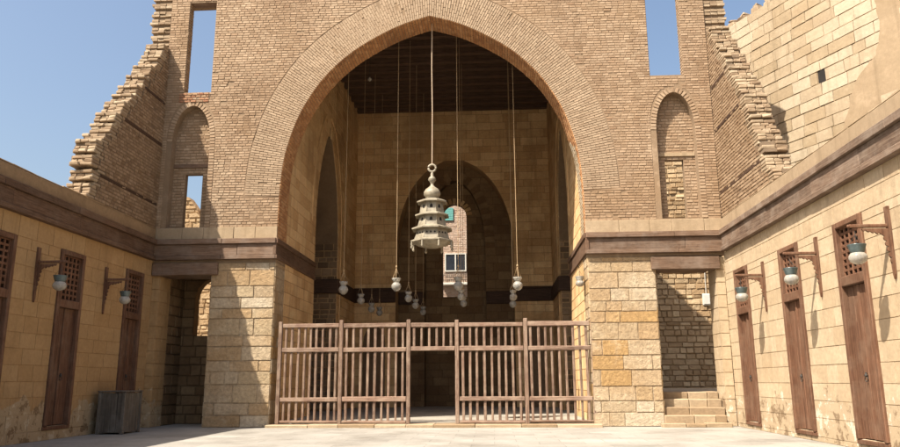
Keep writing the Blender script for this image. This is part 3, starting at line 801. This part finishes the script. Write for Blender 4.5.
# ------------------------------------------------------------------ limestone wall of the neighbouring building
lw = tag(empty('limestone_wall', (16, -2, 0), math.atan2(.91, -.415)), 'high patched limestone wall behind the right courtyard wall', 'wall')
b = MB()     # local x runs along the wall away from the camera; the face looks along +y
A0, A1, LT = -9, 8.1, 16.62
b.box((A0, -.6, -.05), (A1, 0, LT), mort)
SL = [(3.28, 12.05), (3.62, 12.05), (3.62, 12.85), (3.28, 12.85)]
def ltone(u, v):
    n = mnoise.fractal(V3((u*.28, v*.28, 1.3)), 1, 2, 3)
    return (max(0, min(1, .45+.4*(rng.random()-.5)+.7*n)), max(0, min(1, rng.random()*.8 + .35*max(0, -n) + (.18 if -6.5 < u < -2.2 and v < 14.8 else 0))), 0)
Pl = lambda u, v: V3((-u, 0, v))
fill(b, Pl, (0, 1, 0), -A1, -A0, 4, LT, (.38, .5), (.5, 1.15), .011, .03, .012, .012, lambda z: [(-q, -p) for p, q in poly_blocked(SL, z)], 0, ltone, .008)
b.build('stone_face', M['lime'], lw)
m_ = MB(); m_.box((3.29, -.05, 12.06), (3.61, .004, 12.84)); m_.build('slit_window', M['dark'], lw)
m_ = MB()
pl = [(A0, 5), (5.0, 5), (4.2, 8.0), (3.27, 9.6), (2.91, 10.05), (2.57, 10.69), (2.31, 11.35), (1.9, 11.94), (1.16, 12.38), (.9, 13.3), (.96, 14.34), (.8, 15.6), (.9, LT-.05), (A0, LT-.05)]
pp = []
for a, c in zip(pl, pl[1:]+pl[:1]):
    n = 1 if abs(a[1]-c[1]) < .1 else max(1, int(math.dist(a, c)/.18))
    for k in range(n): pp.append((a[0]+(c[0]-a[0])*k/n + (rng.uniform(-.05, .05) if n > 1 and k else 0), a[1]+(c[1]-a[1])*k/n))
m_.prism([pp], lambda u, v, d: (u, d, v), .045, .0, (.3, .5, 0)); m_.build('plaster_patch', M['plaster'], lw)
m_ = MB(); x = A1-.1
while x > 4.4:
    wd = rng.uniform(.32, .42); h = rng.uniform(.25, .4)
    m_.box((x-wd, -.5, LT-.02), (x, -.02, LT+h*.75), None, .03, .03); m_.box((x-wd*.75, -.45, LT+h*.7), (x-wd*.2, -.06, LT+h*1.25), None, .04, .03)
    x -= wd + rng.uniform(.22, .42)
m_.build('crenel', M['rag'], lw)

# ------------------------------------------------------------------ passages
rp_ = tag(empty('rubble_wall', (0, 0, 0)), 'high rubble wall half in shadow beyond the right passage steps', 'wall')
b = MB(); b.box((8.5, 20.8, -.05), (24, 21.6, 19), mort)
fill(b, FX(20.8), (0, -1, 0), 10.5, 18.5, .8, 19, (.2, .42), (.28, .85), .012, .07, .03, .04, None, .02, None, .018)
b.build('stonework', M['rubble'], rp_)
al = MB(); al.box((7.72, 1.62, -.02), (24, 20.8, 1.0)); tag(al.build('alley_path', M['step']), 'raised stone path behind the steps', 'path', kind='structure')
eb = tag(empty('electrical_box', (15.28, 20.72, 5.95)), 'small white box high on the rubble wall beyond the steps', 'box')
m_ = MB(); m_.box((-.24, -.10, 0), (.24, .05, .72), None, 0, .03); m_.build('casing', M['white'], eb)
m_ = MB(); m_.box((-.19, -.13, .07), (.19, -.101, .65), None, 0, .012); m_.build('cover', M['white'], eb)
m_ = MB(); m_.tube([(0, -.04, .72), (0, -.04, 1.5), (.03, -.04, 2.6)], .022); m_.build('conduit', M['white'], eb)
# left passage: end wall with an arched opening, under an added slab
lp = tag(empty('passage_wall', (0, 0, 0)), 'shade-darkened stone wall with arched opening at the end of the left passage', 'wall')
b = MB(); ao = pointed(-8.5, 1.35, 3.22, 4.6, 5.4)
b.prism([[(-9.95, -.05), (-7.3, -.05), (-7.3, 6.9), (-9.95, 6.9)], ao], fnF, 2.2, 2.6, mort)
fill(b, FX(2.2), (0, -1, 0), -9.95, -7.3, 0, 6.9, (.28, .42), (.35, .8), .02, .02, .015, .02, lambda z: poly_blocked(ao, z), 0, None, .01)
b.box((-9.95, .96, -.05), (-9.64, 2.19, 6.2), mort)
fill(b, lambda u, v: V3((-9.64, u, v)), (1, 0, 0), .96, 2.19, 0, 6.2, (.28, .42), (.35, .8), .02, .02, .015, .02, None, 0, None, .01)
b.build('stonework', M['recess'], lp)  # the passage's deep shade is put into this dark stone colour
m_ = MB(); m_.box((-9.95, 1.16, 6.2), (-7.25, 2.19, 6.5)); m_.build('shade_slab', M['ceil'], lp)  # unseen slab, added to keep daylight out of the passage
rw = tag(empty('garden_wall', (0, 0, 0)), 'sunlit rubble wall far behind the opening of the left passage', 'wall')
b = MB(); prof = [(-20, 0), (-7.75, 0), (-7.75, 7.6), (-10.2, 7.8), (-10.9, 8.3), (-11.35, 9.3), (-11.8, 9.9), (-12.4, 10.0), (-12.7, 9.2), (-13.2, 8.4), (-20, 8.0)]
b.prism([prof], fnF, 7, 7.6, mort)
fill(b, FX(7), (0, -1, 0), -20, -7.75, 0, 10, (.16, .3), (.2, .5), .03, .04, .03, .03, lambda z: [(-99, poly_blocked(prof, z)[0][0]), (poly_blocked(prof, z)[0][1], 99)] if poly_blocked(prof, z) else [(-99, 99)], .02, None, .015)
b.build('stonework', M['rubble'], rw)

# steps of the right passage
st = tag(empty('stone_steps', (8.75, 0, 0)), 'four worn stone steps climbing into the right passage', 'steps')
for i, (x0, x1, y0, y1, z1) in enumerate(((7.56, 9.76, -.50, -.12, .13), (7.72, 9.7, -.16, .9, .36), (7.78, 9.75, .12, 1.2, .61), (7.78, 9.75, .44, 1.5, .86), (7.78, 9.75, .76, 1.58, 1.10))):
    s_ = MB(); x = x0
    while x < x1-.01:
        e = min(x1, x+rng.uniform(.6, 1.1))
        if x1-e < .35: e = x1
        s_.box((x+.004-8.75, y0+rng.uniform(-.015, .015), (-.02 if i < 2 else z1-.32)), (e-.004-8.75, y1, z1+rng.uniform(-.012, .008)), None, .01, .025); x = e
    s_.build('step', M['step'], st)

# threshold under the screen
th = tag(empty('threshold', (0, 0, 0)), 'low pale stone threshold running under the wooden screen', 'threshold')
m_ = MB(); x = -5.46
while x < 5.6:
    e = min(5.7, x+rng.uniform(.9, 1.6))
    m_.box((x+.004, -.38+rng.uniform(-.01, .01), -.03), (e-.004, .55, .10+rng.uniform(-.006, .006)), None, .006, .02); x = e
m_.build('kerb_stone', M['step'], th)

# ------------------------------------------------------------------ wooden picket screen
sc = tag(empty('wooden_screen', (0, .08, .1)), 'reddish wooden picket screen closing the foot of the great arch', 'screen')
posts = [-5.18, -3.05, -.72, .94, 3.27, 5.52]
for x in posts:
    m_ = MB(); m_.box((x-.065, -.07, 0), (x+.065, .07, 3.44+rng.uniform(-.02, .05)), None, .004, .014); m_.build('post', M['screen'], sc)
def picket(parent, x, z0, z1):
    p = MB(); wd = .043+rng.uniform(-.004, .003); ln = rng.uniform(-.008, .008)
    c = (rng.random(), rng.random(), 0)
    prof = []
    p.box((x-wd, -.022, z0), (x+wd, .035, z1), c, .006, .014)
    sl_ = rng.uniform(-.006, .006); p.v = [(a_+(c_-z0)*sl_, b_, c_) for a_, b_, c_ in p.v]
    p.build('picket', M['screen'], parent)
for i, (a, c) in enumerate(zip(posts, posts[1:])):
    a, c = a+.077, c-.077
    rails = [(3.22, 3.36), (2.40, 2.55)] if i == 2 else [(3.22, 3.36), (2.40, 2.55), (.74, .88), (.03, .11)]
    for z0, z1 in rails:
        m_ = MB(); m_.box((a, -.06, z0+rng.uniform(-.012, .012)), (c, .055, z1+rng.uniform(-.012, .012)), None, .008, .014); m_.build('rail', M['screenx'], sc)
    n = round((c-a)/.232)
    for k in range(n):
        x = a + (c-a)*(k+.5)/n + rng.uniform(-.014, .014)
        picket(sc, x, 2.45 if i == 2 else .05, 3.30)

# ------------------------------------------------------------------ lanterns and lamps
pl_ = tag(empty('pendant_lantern', (.05, .55, 6.05)), 'large pale tiered lantern hanging from the peak of the arch', 'lantern')
m_ = MB(); z0 = 3.06
m_.tube([(0, 0, z0+.16), (.01, .01, z0+2.2), (-.01, 0, z0+4.0), (0, 0, 8.85)], .022, 6); m_.build('rope', M['rope'], pl_)
m_ = MB(); m_.tube([(.135*math.cos(a), 0, z0+.02+.135*math.sin(a)) for a in [2*math.pi*k/18 for k in range(18)]], .042, 8, closed=True); m_.build('ring', M['bone'], pl_)
m_ = MB(); m_.lathe([(.03, 2.92), (.06, 2.86), (.05, 2.78), (.12, 2.71), (.15, 2.64), (.10, 2.56), (.055, 2.50), (.06, 2.42), (.12, 2.36), (.23, 2.28), (.30, 2.17), (.31, 2.08), (.26, 1.98), (.20, 1.93), (.24, 1.90)], 20); m_.build('finial', M['bone'], pl_)
tiers = [(1.86, 1.79, .36, .57), (1.36, 1.29, .43, .64), (.87, .79, .51, .76), (.42, .34, .61, .80)]
bodies = [(1.77, 1.33, .39, .45), (1.27, .85, .46, .54), (.77, .40, .56, .65)]
for i, (zt_, zb_, ri, ro) in enumerate(tiers):
    m_ = MB(); m_.lathe([(ri, zt_+.02), (ro*.8, zt_-.02), (ro, zb_), (ro, zb_-.045), (ro*.92, zb_-.05), (ri, zb_-.03)], 8, smooth=False, phase=.5); m_.build('eave', M['bone'], pl_)
for i, (zt_, zb_, rt, rb_) in enumerate(bodies):
    m_ = MB(); m_.lathe([(rb_, zb_), (rt, zt_)], 8, smooth=False, phase=.5); d = p_ = m_
    for k in range(8):
        a = 2*math.pi*(k+1)/8; cs, sn = math.cos(a), math.sin(a); ap = math.cos(math.pi/8)
        for j in ((-1, 0, 1) if i == 2 else (0,)):
            rm = (rt+rb_)/2*ap+.004; zc = (zt_+zb_)/2; off = j*.14
            q = []
            for u in range(10):
                uu = 2*math.pi*u/10; rx, rz = ((.035, .05) if i == 2 else (.055, .11)); q.append((rm*cs - (off+rx*math.cos(uu))*sn, rm*sn + (off+rx*math.cos(uu))*cs, zc + rz*math.sin(uu)))
            d.face(q, (.5, .5, 2))
        # corner battens
        a2 = 2*math.pi*(k+.5)/8
        p_.tube([(rb_*math.cos(a2), rb_*math.sin(a2), zb_), (rt*math.cos(a2), rt*math.sin(a2), zt_)], .022, 5)
    m_.build('tier', [M['bone'], M['dark']], pl_)
m_ = MB(); m_.lathe([(.03, .10), (.30, .13), (.55, .20), (.70, .30)], 8, smooth=False, phase=.5); m_.build('base_pan', M['bone'], pl_)
for k in range(8):
    a = 2*math.pi*(k+.5)/8; m_ = MB(); m_.lathe([(.0, .0), (.035, .03), (.05, .08), (.03, .13), (.045, .18), (.03, .27)], 8, (.76*math.cos(a), .76*math.sin(a), .02)); m_.build('drop_foot', M['bone'], pl_)

def glass_lamp(name, collar_mat, scale=1.0, harness=True):
    """origin at the bottom of the globe; hung by its cord part"""
    root = empty(name)
    m_ = MB(); m_.lathe([(.0, 0), (.05, .004), (.08, .02), (.15, .09), (.178, .17), (.165, .245), (.12, .30), (.085, .325)], 18); m_.build('globe', M['milk'], root)
    m_ = MB(); m_.lathe([(.085, .323), (.12, .36), (.155, .43), (.17, .47), (.16, .475), (.10, .40), (.075, .34)], 18); m_.build('collar', collar_mat, root)
    if harness:
        m_ = MB()
        for k in range(3):
            a = 2*math.pi*(k+.2)/3; m_.tube([(.16*math.cos(a), .16*math.sin(a), .46), (.06*math.cos(a), .06*math.sin(a), .68), (0, 0, .86)], .012, 5)
        m_.lathe([(.0, .84), (.035, .86), (.03, .92), (0, .94)], 8); m_.build('harness', M['cord'], root)
    return root
def add_cord(root, z0, z1, r=.011, mat='cord'):
    m_ = MB(); m_.tube([(0, 0, z0), (0, 0, z1)], r, 5); m_.build('cord', M[mat], root)

hallp = glass_lamp('glass_lamp', M['milk'])
m_ = MB(); m_.tube([(0, 0, 0), (0, 0, 1)], .011, 5); _c = m_.build('cord', M['cord'], hallp); _c.location.z = .93
cols = [(-3.62, 'row farthest left in the hall'), (-1.40, 'row left of the big lantern'), (.88, 'row in front of the small window'), (3.08, 'row farthest right in the hall')]
words = {('0', 0): '', }
rows_ = [(2.0, 4.88), (6.0, 4.86), (8.6, 4.84), (12.0, 4.82)]
lab_row = ['front lamp', 'second lamp', 'third lamp', 'hindmost lamp']
first = True
for ci, (x, cn) in enumerate(cols):
    for ri, (y, z) in enumerate(rows_):
        yy = y + (1.0 if ci == 0 and ri == 0 else 0)
        if ci == 0: yy = (2.9, 6.6, 9.6, 12.4)[ri]
        if ri == 3 and ci > 1: continue
        o = hallp if first else copy_tree(hallp); first = False
        o.location = (x + rng.uniform(-.05, .05), yy, z - .12 + rng.uniform(-.06, .06) + (0.0 if ri == 0 else .05))
        o.rotation_euler.z = rng.uniform(0, 6)
        o.scale = (.95, .95, .95) if ri else (1.05, 1.05, 1.05)
        for ch in o.children:
            if ch.name.startswith('cord'): ch.scale.z = (16.9 - o.location.z)/o.scale.z - .93
        kind = {0: 'white glass lamp', 1: 'milky glass lamp', 2: 'small pale glass lamp', 3: 'dim small glass lamp'}[ri]
        tag(o, '%s, %s of the %s' % (kind, lab_row[ri], cn), 'lamp', 'glass lamps hanging in the hall')

# wall brackets with their lamps
def bracket(name):
    """local +x points out of the wall"""
    root = empty(name)
    m_ = MB(); pr = [(-.065, 0), (.065, 0), (.065, -.45), (.03, -1.36), (0, -1.46), (-.03, -1.36), (-.065, -.45)]
    m_.prism([pr], lambda u, v, d: (d, u, v), .05, .0); m_.build('backboard', M['door'], root)
    m_ = MB(); m_.box((.05, -.035, -.425), (.80, .035, -.355), None, .002, .012); m_.lathe([(0, -.03), (.03, -.02), (.04, .0), (.03, .03), (0, .04)], 8, (.80, 0, -.395)); m_.build('arm', M['door'], root)
    m_ = MB(); out = [(.052, -.443), (.56, -.443)]
    for k in range(4):
        x = .56-.085*k; out += [(x-.02, -.485-.018*k), (x-.05, -.497-.022*k), (x-.072, -.471-.018*k)]
    for k in range(5):
        z = -.60-.11*k; d = .155-.020*k; out += [(d-.02, z), (d, z-.035), (d-.008, z-.075), (d-.055, z-.095)]
    out += [(.045, -1.17)]
    m_.prism([out], lambda u, v, d: (u, d, v), -.02, .02); m_.build('scalloped_brace', M['door'], root)
    return root
br0 = bracket('lamp_bracket')
wl0 = glass_lamp('glass_lamp', M['teal'], harness=False); add_cord(wl0, .40, .80, .008, 'iron')
for ch in list(wl0.children):
    if ch.name.startswith(('globe', 'collar')):
        gl = MB()
        if ch.name.startswith('globe'): gl.lathe([(0, 0), (.05, .004), (.10, .02), (.17, .07), (.20, .135), (.195, .20), (.165, .25), (.14, .275)], 20)
        else: gl.lathe([(.14, .273), (.15, .29), (.165, .34), (.185, .41), (.20, .455), (.205, .47), (.195, .472), (.17, .42), (.14, .34), (.12, .30)], 20)
        nm = ch.name; mt = M['milk'] if nm.startswith('globe') else M['teal']
        bpy.data.objects.remove(ch); gl.build(nm.split('.')[0], mt, wl0)
m_ = MB()
for k in range(3):
    a = 2*math.pi*(k+.2)/3; m_.tube([(.165*math.cos(a), .165*math.sin(a), .46), (0, 0, .72)], .006, 4)
m_.build('harness', M['iron'], wl0)
spots = [(-1, -3.13, 5.04, 'far door of the shaded left wall', 'beside the'), (-1, -6.62, 5.04, 'middle door of the shaded left wall', ''), (-1, -9.6, 5.04, 'nearest door of the shaded left wall', ''),
         (1, -3.5, 4.86, 'far door of the sunlit right wall', ''), (1, -7.14, 4.88, 'middle door of the sunlit right wall', ''), (1, -10.46, 4.86, 'nearest door of the sunlit right wall', '')]
for i, (sg, y, z, lb, _) in enumerate(spots):
    X = -9.9 if sg < 0 else 10.1
    o = br0 if i == 0 else copy_tree(br0)
    o.location = (X - sg*.012, y, z); o.rotation_euler.z = 0 if sg < 0 else math.pi
    tag(o, 'wooden lamp bracket with scalloped brace beside the ' + lb, 'bracket', 'lamp brackets on the courtyard walls')
    o = wl0 if i == 0 else copy_tree(wl0)
    o.scale = [(.84, .84, .84), (.87, .87, .85), (.85, .85, .86), (.88, .88, .86), (.84, .84, .87), (.86, .86, .84)][i]; o.location = (X - sg*.70, y, z-1.16); o.rotation_euler.z = rng.uniform(0, 6)
    tag(o, 'glass lamp with dark collar hanging beside the ' + lb, 'lamp', 'glass lamps on the courtyard walls')

# small lamp on the right pier reveal and a bulb under the ceiling
rl = copy_tree(wl0); rl.location = (5.26, .75, 4.72); rl.scale = (.78, .78, .78)
for ch in list(rl.children):
    if ch.name.startswith('collar'): ch.data = ch.data.copy(); ch.data.materials[0] = M['milk']
m_ = MB(); m_.tube([(0, 0, .78), (.01, 0, .86), (.08, 0, .93), (.24, 0, .95)], .016, 6); m_.build('hook', M['iron'], rl)
del rl['group']
tag(rl, 'pale glass lamp hanging under the beam at the right pier', 'lamp')
hb = tag(empty('ceiling_bulb', (-3.1, 5.0, 14.6)), 'tiny white bulb hanging under the dark ceiling', 'bulb')
m_ = MB(); m_.lathe([(0, -.09), (.07, -.05), (.09, .02), (.05, .09), (.03, .12)], 12); m_.build('globe', M['milk'], hb)
m_ = MB(); m_.tube([(0, 0, .11), (0, 0, 2.05)], .012, 5); m_.build('cord', M['iron'], hb)

# ------------------------------------------------------------------ weathered box by the left wall
bx = tag(empty('storage_box', (-9.25, -2.75, 0)), 'weathered grey wooden box standing against the shaded left wall', 'box')
m_ = MB(); n = 4
for k in range(n):
    xa = -.36+.72*k/n; m_.box((xa+.004, -.53+rng.uniform(-.006, .006), .05), (xa+.72/n-.004, -.49, 1.2), None, .003, .008)
n = 5
for k in range(n):
    ya = -.5+1.0*k/n; m_.box((.345, ya+.004, .05), (.385+rng.uniform(-.006, .006), ya+1.0/n-.004, 1.2), None, .003, .008)
m_.box((-.36, -.485, .05), (.34, .5, 1.18)); m_.build('body', M['oldbox'], bx)
for x in (-.37, .37):
    for y in (-.5, .5):
        m_ = MB(); m_.box((x-.05, y-.05, 0), (x+.05, y+.05, 1.22), None, .004, .012); m_.build('corner_post', M['oldbox'], bx)
m_ = MB(); m_.box((-.44, -.58, 1.222), (.44, .58, 1.27), None, .006, .014); m_.build('lid', M['oldbox'], bx)

# ------------------------------------------------------------------ house seen through the end window
hs = tag(empty('brick_house', (0, 24, 0)), 'pale pink brick house seen through the small arched window', 'house')
b = MB(); b.box((-9, .02, -.05), (9, 7, 17), mort); fill(b, FX(.02), (0, -1, 0), -4, 4, 4, 16, .12, (.22, .3), .02, .012, .008, .008)
b.build('wall', M['house'], hs)
f = MB()
for a, c, z0, z1 in ((-1.05, -.97, 8.75, 10.0), (.33, .41, 8.75, 10.0), (-.965, .325, 9.92, 10.0), (-.965, .325, 8.75, 8.83), (-.36, -.28, 8.835, 9.915)): f.box((a, -.06, z0), (c, .0, z1))
fw_ = f.build('window', M['white'], hs)
f = MB(); f.box((-.964, -.02, 8.835), (.324, -.0, 9.915)); f.build('pane', M['pane'], fw_)
f = MB()
for k in range(6): f.box((-1.5, -.08, 12.3+.15*k), (-.45, -.02+.0, 12.43+.15*k), None, .004)
f.build('shutter', M['shutter'], hs)
f = MB()
for k in range(13):
    x = -1.1+1.6*k/12; f.tube([(x, -.1, 8.6), (x, -.42, 8.45), (x, -.45, 8.1), (x, -.1, 7.95)], .014, 4)
for z, d in ((8.6, .1), (8.45, .42), (8.1, .45)): f.tube([(-1.1, -d, z), (.5, -d, z)], .018, 4)
f.build('balcony_grille', M['iron'], hs)
f = MB(); f.box((-1.3, -.5, 7.80), (.7, .0, 7.94), None, 0, .02); f.build('balcony_slab', M['white'], hs)
